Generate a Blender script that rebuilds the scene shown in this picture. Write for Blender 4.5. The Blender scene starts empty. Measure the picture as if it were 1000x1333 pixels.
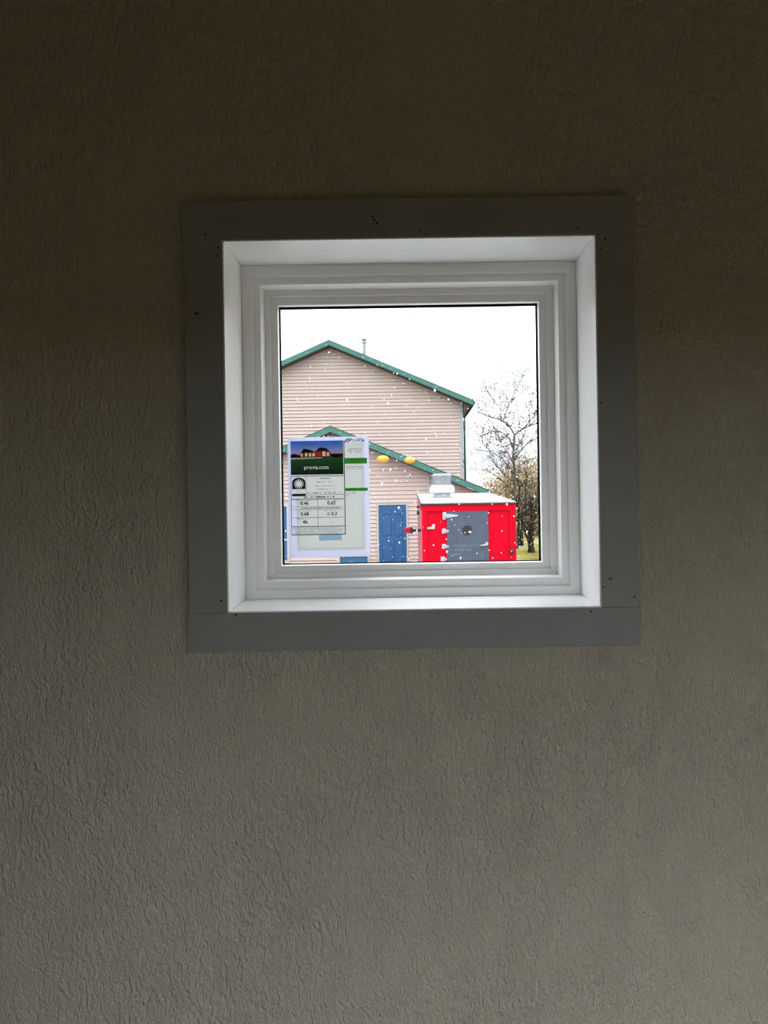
import bpy, bmesh, math, random
from mathutils import Matrix, Vector

random.seed(11)
SC = bpy.context.scene
COL = SC.collection

# ------------------------------------------------------------------ camera
F = 1000.0              # focal length in pixels of the 1000 x 1333 frame
CX, CY = 525.0, 633.0   # foot of the wall's normal in the picture
ROLL = math.radians(0.87)
EYE = 1.55              # eye height above the room's floor
D0 = 1.62               # eye to wall
GROUND = -1.20          # yard level relative to the room's floor

cam_d = bpy.data.cameras.new('camera')
cam = bpy.data.objects.new('camera', cam_d)
COL.objects.link(cam)
cam_d.sensor_fit = 'HORIZONTAL'
cam_d.sensor_width = 36.0
cam_d.lens = 36.0 * F / 1000.0
cam_d.shift_x = -(CX - 500.0) / 1000.0
cam_d.shift_y = -(666.5 - CY) / 1000.0
cam_d.clip_start = 0.02
cam_d.clip_end = 1000
cam.matrix_world = Matrix.Translation((0, -D0, EYE)) @ Matrix.Rotation(math.pi / 2, 4, 'X') @ Matrix.Rotation(-ROLL, 4, 'Z')
SC.camera = cam

# ------------------------------------------------------------------ overcast sky (standard overcast: three times brighter overhead)
world = bpy.data.worlds.new('overcast_sky')
SC.world = world
world.use_nodes = True
nt = world.node_tree
nt.nodes.clear()
wo = nt.nodes.new('ShaderNodeOutputWorld')
bg = nt.nodes.new('ShaderNodeBackground')
tc = nt.nodes.new('ShaderNodeTexCoord')
sp = nt.nodes.new('ShaderNodeSeparateXYZ')
nt.links.new(tc.outputs['Generated'], sp.inputs[0])
mx = nt.nodes.new('ShaderNodeMath'); mx.operation = 'MAXIMUM'; mx.inputs[1].default_value = 0.0
nt.links.new(sp.outputs['Z'], mx.inputs[0])
ZEN = 9.5
ma = nt.nodes.new('ShaderNodeMath'); ma.operation = 'MULTIPLY_ADD'
ma.inputs[1].default_value = ZEN * 2 / 3; ma.inputs[2].default_value = ZEN / 3
nt.links.new(mx.outputs[0], ma.inputs[0])
mp = nt.nodes.new('ShaderNodeMapping'); mp.inputs['Scale'].default_value = (2.0, 2.0, 7.0)
nt.links.new(tc.outputs['Generated'], mp.inputs[0])
nz = nt.nodes.new('ShaderNodeTexNoise'); nz.inputs['Scale'].default_value = 3.2; nz.inputs['Detail'].default_value = 5
nt.links.new(mp.outputs[0], nz.inputs['Vector'])
cr = nt.nodes.new('ShaderNodeValToRGB')
cr.color_ramp.elements[0].position = 0.42; cr.color_ramp.elements[0].color = (0.33, 0.355, 0.41, 1)
cr.color_ramp.elements[1].position = 0.62; cr.color_ramp.elements[1].color = (0.92, 0.94, 0.98, 1)
nt.links.new(nz.outputs['Fac'], cr.inputs[0])
nt.links.new(cr.outputs[0], bg.inputs['Color'])
nt.links.new(ma.outputs[0], bg.inputs['Strength'])
nt.links.new(bg.outputs[0], wo.inputs[0])

SC.view_settings.view_transform = 'Standard'
SC.view_settings.look = 'None'
SC.view_settings.gamma = 1.0
SC.view_settings.use_curve_mapping = False
SC.view_settings.exposure = 0.0
SC.cycles.use_denoising = True
SC.cycles.max_bounces = 16
SC.cycles.diffuse_bounces = 8
SC.cycles.transparent_max_bounces = 16
SC.cycles.sample_clamp_indirect = 4.0
SC.cycles.use_adaptive_sampling = True
SC.cycles.adaptive_threshold = 0.008

# ------------------------------------------------------------------ pixel helpers
CR, SR = math.cos(ROLL), math.sin(ROLL)
def unroll(px, py):
    u, v = px - CX, CY - py
    return u * CR + v * SR, -u * SR + v * CR
def W(px, py, d):
    """pixel of the photograph -> point at distance d from the wall-parallel eye plane"""
    u, v = unroll(px, py)
    return Vector((u * d / F, d - D0, EYE + v * d / F))
def RECT(r, d):
    """un-rolled pixel rectangle (u0,u1,vtop,vbottom) -> metres (x0,x1,z0,z1)"""
    return (r[0] * d / F, r[1] * d / F, EYE + r[3] * d / F, EYE + r[2] * d / F)

# ------------------------------------------------------------------ materials
MATS = {}
def mat(name, col, rough=0.6, spec=0.5, metal=0.0, vary=0.0, vscale=8.0, bump=0.0, bscale=60.0, translucent=0.0, emit=0.0):
    if name in MATS: return MATS[name]
    m = bpy.data.materials.new(name); m.use_nodes = True
    t = m.node_tree; b = t.nodes['Principled BSDF']
    b.inputs['Base Color'].default_value = (*col, 1)
    b.inputs['Roughness'].default_value = rough
    b.inputs['Specular IOR Level'].default_value = spec
    b.inputs['Metallic'].default_value = metal
    if emit:
        b.inputs['Emission Color'].default_value = (*col, 1)
        b.inputs['Emission Strength'].default_value = emit
    co = None
    if vary or bump:
        co = t.nodes.new('ShaderNodeTexCoord')
    if vary:
        n = t.nodes.new('ShaderNodeTexNoise'); n.inputs['Scale'].default_value = vscale; n.inputs['Detail'].default_value = 4
        t.links.new(co.outputs['Object'], n.inputs['Vector'])
        r = t.nodes.new('ShaderNodeValToRGB')
        r.color_ramp.elements[0].position = 0.3; r.color_ramp.elements[1].position = 0.7
        r.color_ramp.elements[0].color = (*[c * (1 - vary) for c in col], 1)
        r.color_ramp.elements[1].color = (*[min(1, c * (1 + vary)) for c in col], 1)
        t.links.new(n.outputs['Fac'], r.inputs[0]); t.links.new(r.outputs[0], b.inputs['Base Color'])
    if bump:
        n = t.nodes.new('ShaderNodeTexNoise'); n.inputs['Scale'].default_value = bscale; n.inputs['Detail'].default_value = 4
        t.links.new(co.outputs['Object'], n.inputs['Vector'])
        bp = t.nodes.new('ShaderNodeBump'); bp.inputs['Strength'].default_value = 1.0; bp.inputs['Distance'].default_value = bump
        t.links.new(n.outputs['Fac'], bp.inputs['Height']); t.links.new(bp.outputs[0], b.inputs['Normal'])
    if translucent:
        tr = t.nodes.new('ShaderNodeBsdfTranslucent'); tr.inputs[0].default_value = (*col, 1)
        mxs = t.nodes.new('ShaderNodeMixShader'); mxs.inputs[0].default_value = translucent
        t.links.new(b.outputs[0], mxs.inputs[1]); t.links.new(tr.outputs[0], mxs.inputs[2])
        t.links.new(mxs.outputs[0], t.nodes['Material Output'].inputs[0])
    MATS[name] = m
    return m

def s(r, g, b):
    """8-bit display colour -> linear"""
    f = lambda c: (c / 255 / 12.92) if c / 255 <= 0.04045 else ((c / 255 + 0.055) / 1.055) ** 2.4
    return (f(r), f(g), f(b))

def plaster(name, col):
    """rolled, knocked-down plaster: fine ridges that run mostly up and down, coarser in patches"""
    m = bpy.data.materials.new(name); m.use_nodes = True
    t = m.node_tree; b = t.nodes['Principled BSDF']; L = t.links
    b.inputs['Roughness'].default_value = 0.62
    b.inputs['Specular IOR Level'].default_value = 0.35
    co = t.nodes.new('ShaderNodeTexCoord')
    # slight wander of the ridges
    warp = t.nodes.new('ShaderNodeTexNoise'); warp.inputs['Scale'].default_value = 9; warp.inputs['Detail'].default_value = 2
    L.new(co.outputs['Object'], warp.inputs['Vector'])
    wv = t.nodes.new('ShaderNodeVectorMath'); wv.operation = 'MULTIPLY_ADD'
    wv.inputs[1].default_value = (0.035, 0.035, 0.035)
    L.new(warp.outputs['Color'], wv.inputs[0]); L.new(co.outputs['Object'], wv.inputs[2])
    mp1 = t.nodes.new('ShaderNodeMapping'); mp1.inputs['Scale'].default_value = (1.5, 1.0, 0.75)
    mp1.inputs['Rotation'].default_value = (0, math.radians(-14), 0)
    L.new(wv.outputs[0], mp1.inputs[0])
    n1 = t.nodes.new('ShaderNodeTexNoise'); n1.inputs['Scale'].default_value = 150; n1.inputs['Detail'].default_value = 3
    n1.inputs['Roughness'].default_value = 0.55
    L.new(mp1.outputs[0], n1.inputs['Vector'])
    r1 = t.nodes.new('ShaderNodeValToRGB'); r1.color_ramp.elements[0].position = 0.40; r1.color_ramp.elements[1].position = 0.66
    L.new(n1.outputs['Fac'], r1.inputs[0])
    n2 = t.nodes.new('ShaderNodeTexNoise'); n2.inputs['Scale'].default_value = 62; n2.inputs['Detail'].default_value = 4
    L.new(mp1.outputs[0], n2.inputs['Vector'])
    r2 = t.nodes.new('ShaderNodeValToRGB'); r2.color_ramp.elements[0].position = 0.44; r2.color_ramp.elements[1].position = 0.60
    L.new(n2.outputs['Fac'], r2.inputs[0])
    # where the coarse coat lies
    n3 = t.nodes.new('ShaderNodeTexNoise'); n3.inputs['Scale'].default_value = 2.6; n3.inputs['Detail'].default_value = 3
    L.new(co.outputs['Object'], n3.inputs['Vector'])
    r3 = t.nodes.new('ShaderNodeValToRGB'); r3.color_ramp.elements[0].position = 0.35; r3.color_ramp.elements[1].position = 0.68
    r3.color_ramp.elements[0].color = (0.25, 0.25, 0.25, 1)
    L.new(n3.outputs['Fac'], r3.inputs[0])
    mul = t.nodes.new('ShaderNodeMath'); mul.operation = 'MULTIPLY'
    L.new(r2.outputs[0], mul.inputs[0]); L.new(r3.outputs[0], mul.inputs[1])
    add = t.nodes.new('ShaderNodeMath'); add.operation = 'MULTIPLY_ADD'; add.inputs[1].default_value = 0.55
    L.new(r1.outputs[0], add.inputs[0]); L.new(mul.outputs[0], add.inputs[2])
    bp = t.nodes.new('ShaderNodeBump'); bp.inputs['Strength'].default_value = 1.0; bp.inputs['Distance'].default_value = 0.0052
    L.new(add.outputs[0], bp.inputs['Height']); L.new(bp.outputs[0], b.inputs['Normal'])
    cn = t.nodes.new('ShaderNodeValToRGB')
    cn.color_ramp.elements[0].color = (*[c * 0.95 for c in col], 1); cn.color_ramp.elements[1].color = (*[c * 1.05 for c in col], 1)
    L.new(n3.outputs['Fac'], cn.inputs[0]); L.new(cn.outputs[0], b.inputs['Base Color'])
    return m

M_WALL = plaster('taupe_plaster', (0.575, 0.550, 0.43))
M_CEIL = mat('ceiling_paint', (0.46, 0.32, 0.12), 0.8, 0.2, bump=0.001, bscale=90)
M_FLOOR = mat('plank_floor', (0.10, 0.072, 0.04), 0.5, 0.4, vary=0.15, vscale=3)
M_TRIM = mat('grey_trim_paint', (0.285, 0.298, 0.280), 0.45, 0.4, vary=0.05, vscale=14, bump=0.0002, bscale=40)
M_JAMB = mat('white_jamb_paint', (0.96, 0.96, 0.95), 0.28, 0.5, vary=0.02, vscale=20)
M_VINYL = mat('white_vinyl', (0.87, 0.872, 0.86), 0.35, 0.5)
M_GASKET = mat('black_rubber', (0.004, 0.004, 0.005), 0.9, 0.0)
M_HOLE = mat('nail_hole_dark', (0.006, 0.006, 0.006), 0.9, 0.0)
M_SMUDGE = mat('grey_scuff', (0.075, 0.075, 0.07), 0.8, 0.1)

def glass_mat():
    m = bpy.data.materials.new('window_glass'); m.use_nodes = True
    t = m.node_tree; t.nodes.clear()
    o = t.nodes.new('ShaderNodeOutputMaterial')
    tr = t.nodes.new('ShaderNodeBsdfTransparent'); tr.inputs[0].default_value = (0.995, 1.0, 0.998, 1)
    gl = t.nodes.new('ShaderNodeBsdfGlossy'); gl.inputs['Roughness'].default_value = 0.0
    fr = t.nodes.new('ShaderNodeFresnel'); fr.inputs[0].default_value = 1.15
    mxs = t.nodes.new('ShaderNodeMixShader')
    t.links.new(fr.outputs[0], mxs.inputs[0]); t.links.new(tr.outputs[0], mxs.inputs[1]); t.links.new(gl.outputs[0], mxs.inputs[2])
    t.links.new(mxs.outputs[0], o.inputs[0])
    return m
M_GLASS = glass_mat()

# ------------------------------------------------------------------ mesh helpers
def link(name, me, m=None, parent=None, smooth=False):
    if m is not None: me.materials.append(m)
    if smooth:
        for p in me.polygons: p.use_smooth = True
    o = bpy.data.objects.new(name, me); COL.objects.link(o)
    if parent is not None: o.parent = parent
    return o
def from_bm(name, bm, m=None, parent=None, smooth=False, recalc=True):
    if recalc: bmesh.ops.recalc_face_normals(bm, faces=bm.faces)
    me = bpy.data.meshes.new(name); bm.to_mesh(me); bm.free()
    return link(name, me, m, parent, smooth)
def tag(o, label=None, cat=None, group=None, kind=None):
    if label: o['label'] = label
    if cat: o['category'] = cat
    if group: o['group'] = group
    if kind: o['kind'] = kind
    return o
def empty(name, loc=(0, 0, 0)):
    o = bpy.data.objects.new(name, None); COL.objects.link(o)
    o.empty_display_size = 0.1
    o.location = loc
    return o
def add_box(bm, x0, x1, y0, y1, z0, z1):
    vs = [bm.verts.new(p) for p in ((x0,y0,z0),(x1,y0,z0),(x1,y1,z0),(x0,y1,z0),(x0,y0,z1),(x1,y0,z1),(x1,y1,z1),(x0,y1,z1))]
    for f in ((0,1,2,3),(4,7,6,5),(0,4,5,1),(1,5,6,2),(2,6,7,3),(3,7,4,0)):
        bm.faces.new([vs[i] for i in f])
    return vs
def box(name, b, m, parent=None, bevel=0.0):
    bm = bmesh.new(); add_box(bm, *b)
    if bevel: bmesh.ops.bevel(bm, geom=bm.edges[:], offset=bevel, segments=2, affect='EDGES', profile=0.5)
    return from_bm(name, bm, m, parent)
def add_prism(bm, pts, axis_pts0, axis_pts1):
    a = [bm.verts.new(p) for p in axis_pts0]; b = [bm.verts.new(p) for p in axis_pts1]
    n = len(a)
    bm.faces.new(a); bm.faces.new(b[::-1])
    for i in range(n):
        bm.faces.new((a[i], b[i], b[(i + 1) % n], a[(i + 1) % n]))
def xz_prism(name, poly, y0, y1, m, parent=None, bevel=0.0):
    """polygon of (x,z) pushed from y0 to y1"""
    bm = bmesh.new()
    add_prism(bm, None, [(x, y0, z) for x, z in poly], [(x, y1, z) for x, z in poly])
    if bevel:
        bmesh.ops.recalc_face_normals(bm, faces=bm.faces)
        bmesh.ops.bevel(bm, geom=bm.edges[:], offset=bevel, segments=2, affect='EDGES', profile=0.5)
    return from_bm(name, bm, m, parent)
def ring_loops(name, loops, m, parent=None, closed=True, smooth=False):
    """loops: list of (x0,x1,z0,z1,y); neighbouring rectangles are skinned"""
    bm = bmesh.new(); vl = []
    for x0, x1, z0, z1, y in loops:
        vl.append([bm.verts.new(p) for p in ((x0,y,z0),(x1,y,z0),(x1,y,z1),(x0,y,z1))])
    n = len(vl)
    for i in range(n if closed else n - 1):
        a, b = vl[i], vl[(i + 1) % n]
        for k in range(4):
            bm.faces.new((a[k], a[(k+1)%4], b[(k+1)%4], b[k]))
    return from_bm(name, bm, m, parent, smooth)
def add_tube(bm, pts, rads, seg=6, cap=True):
    pts = [Vector(p) for p in pts]; rings = []
    for i, p in enumerate(pts):
        d = (pts[min(i+1, len(pts)-1)] - pts[max(i-1, 0)])
        if d.length < 1e-9: d = Vector((0, 0, 1))
        d.normalize()
        up = Vector((0, 0, 1)) if abs(d.z) < 0.9 else Vector((1, 0, 0))
        a = d.cross(up).normalized(); b = d.cross(a)
        rings.append([bm.verts.new(p + (a * math.cos(2*math.pi*k/seg) + b * math.sin(2*math.pi*k/seg)) * rads[i]) for k in range(seg)])
    for i in range(len(rings) - 1):
        for k in range(seg):
            bm.faces.new((rings[i][k], rings[i][(k+1)%seg], rings[i+1][(k+1)%seg], rings[i+1][k]))
    if cap:
        bm.faces.new(rings[0][::-1]); bm.faces.new(rings[-1])
def tube(name, pts, rads, m, parent=None, seg=8):
    bm = bmesh.new()
    if not hasattr(rads, '__len__'): rads = [rads] * len(pts)
    add_tube(bm, pts, rads, seg)
    return from_bm(name, bm, m, parent, True)
def lathe(name, c, prof, m, parent=None, seg=24, axis='Z'):
    """prof: (radius, height) pairs about an axis through c"""
    bm = bmesh.new(); rings = []
    for r, h in prof:
        ring = []
        for k in range(seg):
            a = 2 * math.pi * k / seg
            if axis == 'Z': p = (c[0] + r*math.cos(a), c[1] + r*math.sin(a), c[2] + h)
            elif axis == 'Y': p = (c[0] + r*math.cos(a), c[1] + h, c[2] + r*math.sin(a))
            else: p = (c[0] + h, c[1] + r*math.cos(a), c[2] + r*math.sin(a))
            ring.append(bm.verts.new(p))
        rings.append(ring)
    for i in range(len(rings)-1):
        for k in range(seg):
            bm.faces.new((rings[i][k], rings[i][(k+1)%seg], rings[i+1][(k+1)%seg], rings[i+1][k]))
    bm.faces.new(rings[0][::-1]); bm.faces.new(rings[-1])
    return from_bm(name, bm, m, parent, False)

# ------------------------------------------------------------------ the room
WT = 0.27                      # wall thickness
RX0, RX1, RY0, CEILZ = -2.3, 3.3, -2.2, 2.75
R_TRIM = (-283.8, 306.2, 375.4, -212.2); D_TRIM = 1.601
R_OPEN = (-229.3, 253.8, 321.9, -159.7); D_JF = 1.602
jx0, jx1, jz0, jz1 = RECT(R_OPEN, D_JF)      # clear opening between the jamb boards
JT = 0.0034                                    # jamb board thickness
hx0, hx1, hz0, hz1 = jx0 - JT, jx1 + JT, jz0 - JT, jz1 + JT
tag(ring_loops('wall_front', [(RX0-WT, RX1+WT, GROUND-0.1, CEILZ+0.2, 0), (hx0, hx1, hz0, hz1, 0), (hx0, hx1, hz0, hz1, WT), (RX0-WT, RX1+WT, GROUND-0.1, CEILZ+0.2, WT)], M_WALL),
    'taupe textured plaster wall around the small square window', kind='structure')
tag(box('wall_left', (RX0-WT, RX0, RY0, 0, GROUND-0.1, CEILZ+0.2), M_WALL), kind='structure')
# unseen wide opening added in the wall behind, sized to light the front wall
BX0, BX1 = -0.8, 3.0
tag(ring_loops('wall_back', [(RX0-WT, RX1+WT, GROUND-0.1, CEILZ+0.2, RY0), (BX0, BX1, 0.005, 1.76, RY0), (BX0, BX1, 0.005, 1.76, RY0-WT), (RX0-WT, RX1+WT, GROUND-0.1, CEILZ+0.2, RY0-WT)], M_WALL), kind='structure')
tag(box('floor', (RX0, RX1, RY0, 0, -0.15, 0), M_FLOOR), kind='structure')
tag(box('ceiling', (RX0, RX1, RY0, 0, CEILZ, CEILZ+0.15), M_CEIL), kind='structure')
tag(box('wall_right', (RX1, RX1+WT, RY0, 0, GROUND-0.1, CEILZ+0.2), M_WALL), kind='structure')
# unseen dark screen added outside the back opening to block low sky light
tag(box('sky_blocker', (RX0-6, RX1+6, RY0-WT-6.12, RY0-WT-6.02, GROUND, 1.30), mat('sky_blocker_dark', (0.035, 0.024, 0.014), 0.8, 0.1, vary=0.2, vscale=3)), kind='structure')
# unseen dark slab added outside the opening, cuts light bounced off the ground
tag(box('bounce_blocker', (RX0-2, RX1+2, RY0-WT-6.0, RY0-WT, -0.10, 0), mat('bounce_blocker_dark', (0.03, 0.022, 0.015), 0.8, 0.1, vary=0.2, vscale=3)), kind='structure')
def adopt(o, parent):
    o.parent = parent; o.matrix_parent_inverse = Matrix.Translation(-Vector(parent.location)); return o

# ---- trim boards round the window
tx0, tx1, tz0, tz1 = RECT(R_TRIM, D_TRIM)
ty0, ty1 = D_TRIM - D0, -0.0003
rv = 0.0032                 # strip of jamb edge that shows inside the trim
gap = 0.0002
ix0, ix1, iz0, iz1 = jx0 - rv, jx1 + rv, jz0 - rv, jz1 + rv
trim_boxes = {
    'trim_1': ((tx0, tx1, ty0, ty1, iz1, tz1), 'grey head board across the top of the window trim'),
    'trim_2': ((tx0 + 0.004, ix0, ty0, ty1, iz0 + gap, iz1 - gap), 'grey upright trim board beside the printed label'),
    'trim_3': ((ix1, tx1 - 0.002, ty0, ty1, iz0 + gap, iz1 - gap), 'grey upright trim board on the bare tree side of the window'),
    'trim_4': ((tx0 + 0.001, tx1 + 0.001, ty0, ty1, tz0, iz0), 'grey apron board under the window sill'),
}
trims = {}
for n, (b_, lab) in trim_boxes.items():
    trims[n] = tag(box(n, b_, M_TRIM, None, 0.0012), lab, kind='structure')
def hole(tn, px, py, r=0.0021, m=None, sx=1.0):
    p = W(px, py, D_TRIM)
    bm = bmesh.new()
    vs = [bm.verts.new((p.x + r*sx*math.cos(2*math.pi*k/10)*random.uniform(.8, 1.1), ty0 - 0.0002, p.z + r*math.sin(2*math.pi*k/10)*random.uniform(.8, 1.1))) for k in range(10)]
    c = bm.verts.new((p.x, ty0 - 0.0002, p.z))
    for k in range(10): bm.faces.new((vs[k], vs[(k+1)%10], c))
    from_bm('nail_hole' if m is None else 'scuff', bm, m or M_HOLE, trims[tn])
for px, py in ((267, 305.5), (548, 301), (752, 297)): hole('trim_1', px, py)
for px, py in ((485.5, 282), (487, 286), (491, 290.5)): hole('trim_1', px, py, 0.0021, None, 1.4)
for px, py in ((284, 322), (282.5, 333), (288, 782)): hole('trim_2', px, py)
for px, py in ((788, 311.5), (782, 323), (782.5, 524), (785, 764), (826, 777)): hole('trim_3', px, py)
for px, py in ((307, 800.5), (769.5, 796)): hole('trim_4', px, py)
hole('trim_2', 256, 408, 0.004, M_SMUDGE, 1.2)
hole('trim_3', 795, 753.5, 0.002, M_SMUDGE, 2.4)

# ---- the window
win = tag(empty('window_1', (0, 0, jz0)), 'small square white window with stepped frame and one pane', kind='structure')
D_A = 1.775
jyF, jyB = D_JF - D0 - 0.0008, D_A - D0 + 0.01
c = JT
def jamb(poly_in, name='jamb_board'):
    """inner edge two points, mitred outwards by the board's thickness"""
    (ax, az), (bx, bz), (cx_, cz), (dx, dz) = poly_in
    xz = [(ax, az), (bx, bz), (cx_, cz), (dx, dz)]
    o = xz_prism(name, xz, jyF, jyB, M_JAMB, None, 0.0009)
    return adopt(o, win)
g2 = 0.0004
jamb(((jx0+g2, jz1), (jx1-g2, jz1), (jx1+c-g2, jz1+c), (jx0-c+g2, jz1+c)))
jamb(((jx0+g2, jz0), (jx1-g2, jz0), (jx1+c-g2, jz0-c), (jx0-c+g2, jz0-c)))
jamb(((jx0, jz0+g2), (jx0, jz1-g2), (jx0-c, jz1+c-g2), (jx0-c, jz0-c+g2)))
jamb(((jx1, jz0+g2), (jx1, jz1-g2), (jx1+c, jz1+c-g2), (jx1+c, jz0-c+g2)))

def LP(r, d, inset=0.0):
    x0, x1, z0, z1 = RECT(r, d)
    return (x0 + inset, x1 - inset, z0 + inset, z1 - inset, d - D0)
def at_y(lp, y, inset=0.0):
    return (lp[0] + inset, lp[1] - inset, lp[2] + inset, lp[3] - inset, y)
R_AB = (-193.2, 216.1, 276.6, -133.2)
R_B = (-182.2, 204.9, 264.5, -120.9)
R_C0 = (-177.5, 198.9, 257.7, -117.9)
R_CD = (-170.2, 191.0, 249.9, -110.9)
R_D = (-160.2, 180.0, 237.9, -101.3)
a_out = (jx0 + 0.0006, jx1 - 0.0006, jz0 + 0.0006, jz1 - 0.0006, D_A - D0)
a_in = LP(R_AB, 1.775)
b_in = LP(R_B, 1.783)
rev = at_y(b_in, 1.826 - D0, 0.0015)
yb = 1.885 - D0
adopt(ring_loops('window_frame', [a_out, a_in, at_y(a_in, 1.7762-D0, 0.0010), at_y(a_in, 1.7808-D0, 0.0014), at_y(a_in, 1.783-D0, 0.0026),
      at_y(b_in, 1.783-D0, -0.0014), at_y(b_in, 1.7838-D0, -0.0004), at_y(b_in, 1.785-D0, 0.0), rev, at_y(rev, yb), at_y(a_out, yb)], M_VINYL), win)
cd = LP(R_CD, 1.829)
d_in = LP(R_D, 1.836)
adopt(ring_loops('sash', [at_y(rev, 1.8265-D0, 0.0004), cd, at_y(cd, 1.8300-D0, 0.0008), at_y(cd, 1.8345-D0, 0.0011), at_y(cd, 1.836-D0, 0.0020),
      at_y(d_in, 1.836-D0, -0.0012), at_y(d_in, 1.8366-D0, -0.0003), at_y(d_in, 1.838-D0, 0.0002), at_y(d_in, 1.8475-D0, 0.0014), at_y(d_in, 1.8475-D0, -0.008), at_y(rev, 1.8475-D0, 0.0004)], M_VINYL), win)
g_in = at_y(d_in, 1.849-D0, 0.0013)
adopt(ring_loops('gasket', [g_in, at_y(g_in, 1.879-D0, 0.0), at_y(g_in, 1.879-D0, -0.008), at_y(g_in, 1.849-D0, -0.008)], M_GASKET), win)
for yy in (1.8525, 1.8720):
    bm = bmesh.new()
    v = [bm.verts.new(p) for p in ((g_in[0], yy-D0, g_in[2]), (g_in[1], yy-D0, g_in[2]), (g_in[1], yy-D0, g_in[3]), (g_in[0], yy-D0, g_in[3]))]
    bm.faces.new(v)
    adopt(from_bm('glass_pane', bm, M_GLASS), win)

# ------------------------------------------------------------------ the yard
def ground_mat():
    m = bpy.data.materials.new('autumn_grass'); m.use_nodes = True
    t = m.node_tree; b = t.nodes['Principled BSDF']; L = t.links
    b.inputs['Roughness'].default_value = 0.9; b.inputs['Specular IOR Level'].default_value = 0.1
    co = t.nodes.new('ShaderNodeTexCoord')
    n = t.nodes.new('ShaderNodeTexNoise'); n.inputs['Scale'].default_value = 0.9; n.inputs['Detail'].default_value = 8
    L.new(co.outputs['Object'], n.inputs['Vector'])
    r = t.nodes.new('ShaderNodeValToRGB'); e = r.color_ramp.elements
    e[0].position = 0.32; e[0].color = (*s(78, 72, 33), 1)
    e[1].position = 0.66; e[1].color = (*s(153, 150, 140), 1)
    k = e.new(0.48); k.color = (*s(122, 116, 50), 1)
    k = e.new(0.58); k.color = (*s(136, 128, 74), 1)
    L.new(n.outputs['Fac'], r.inputs[0]); L.new(r.outputs[0], b.inputs['Base Color'])
    n2 = t.nodes.new('ShaderNodeTexNoise'); n2.inputs['Scale'].default_value = 14; n2.inputs['Detail'].default_value = 6
    L.new(co.outputs['Object'], n2.inputs['Vector'])
    bp = t.nodes.new('ShaderNodeBump'); bp.inputs['Distance'].default_value = 0.08
    L.new(n2.outputs['Fac'], bp.inputs['Height']); L.new(bp.outputs[0], b.inputs['Normal'])
    return m
bm = bmesh.new(); NG = 60
gv = [[bm.verts.new((-120 + 240*i/NG, WT + (-60) + 240*j/NG, GROUND + 0.05*math.sin(i*1.7)*math.cos(j*1.3)*(1 if j > 24 else 0))) for j in range(NG+1)] for i in range(NG+1)]
for i in range(NG):
    for j in range(NG):
        bm.faces.new((gv[i][j], gv[i+1][j], gv[i+1][j+1], gv[i][j+1]))
tag(from_bm('ground', bm, ground_mat(), None, True), 'yellow green autumn grass with thin patches of snow', kind='structure')

tag(box('bounce_slab', (-14, 4.5, WT, 21.5, GROUND - 0.05, GROUND + 0.06), mat('pale_bounce', (0.33, 0.325, 0.32), 0.85, 0.2, vary=0.12, vscale=1.2)), 'added pale slab bouncing light up between the window and the house', kind='structure')  # unseen pale slab added to bounce daylight onto the jambs and house

# ------------------------------------------------------------------ the house
M_SIDING = mat('pale_pink_siding', (0.4081, 0.3251, 0.2857), 0.6, 0.3, vary=0.03, vscale=1.5)
M_GREEN = mat('green_metal', (0.0338, 0.1254, 0.1025), 0.5, 0.4, vary=0.10, vscale=3)
M_GREEND = mat('dark_green_metal', (0.0084, 0.0280, 0.0224), 0.5, 0.4)
M_SOFFIT = mat('taupe_soffit', (0.0728, 0.0532, 0.0504), 0.7, 0.2)
M_WTRIM = mat('white_house_trim', (0.3248, 0.3248, 0.3304), 0.5, 0.3)
M_BLUE = mat('blue_door_paint', (0.0124, 0.0714, 0.1811), 0.45, 0.4, vary=0.10, vscale=5)
M_BLUEGL = mat('blue_window_glass', (0.0176, 0.0803, 0.1810), 0.15, 0.6)
M_STEEL = mat('galvanised_steel', (0.2352, 0.2520, 0.2632), 0.38, 0.5, 0.6, vary=0.10, vscale=10)
M_SNOW = mat('snow', (0.5712, 0.5712, 0.5902), 0.9, 0.1, vary=0.03, vscale=6)

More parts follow.
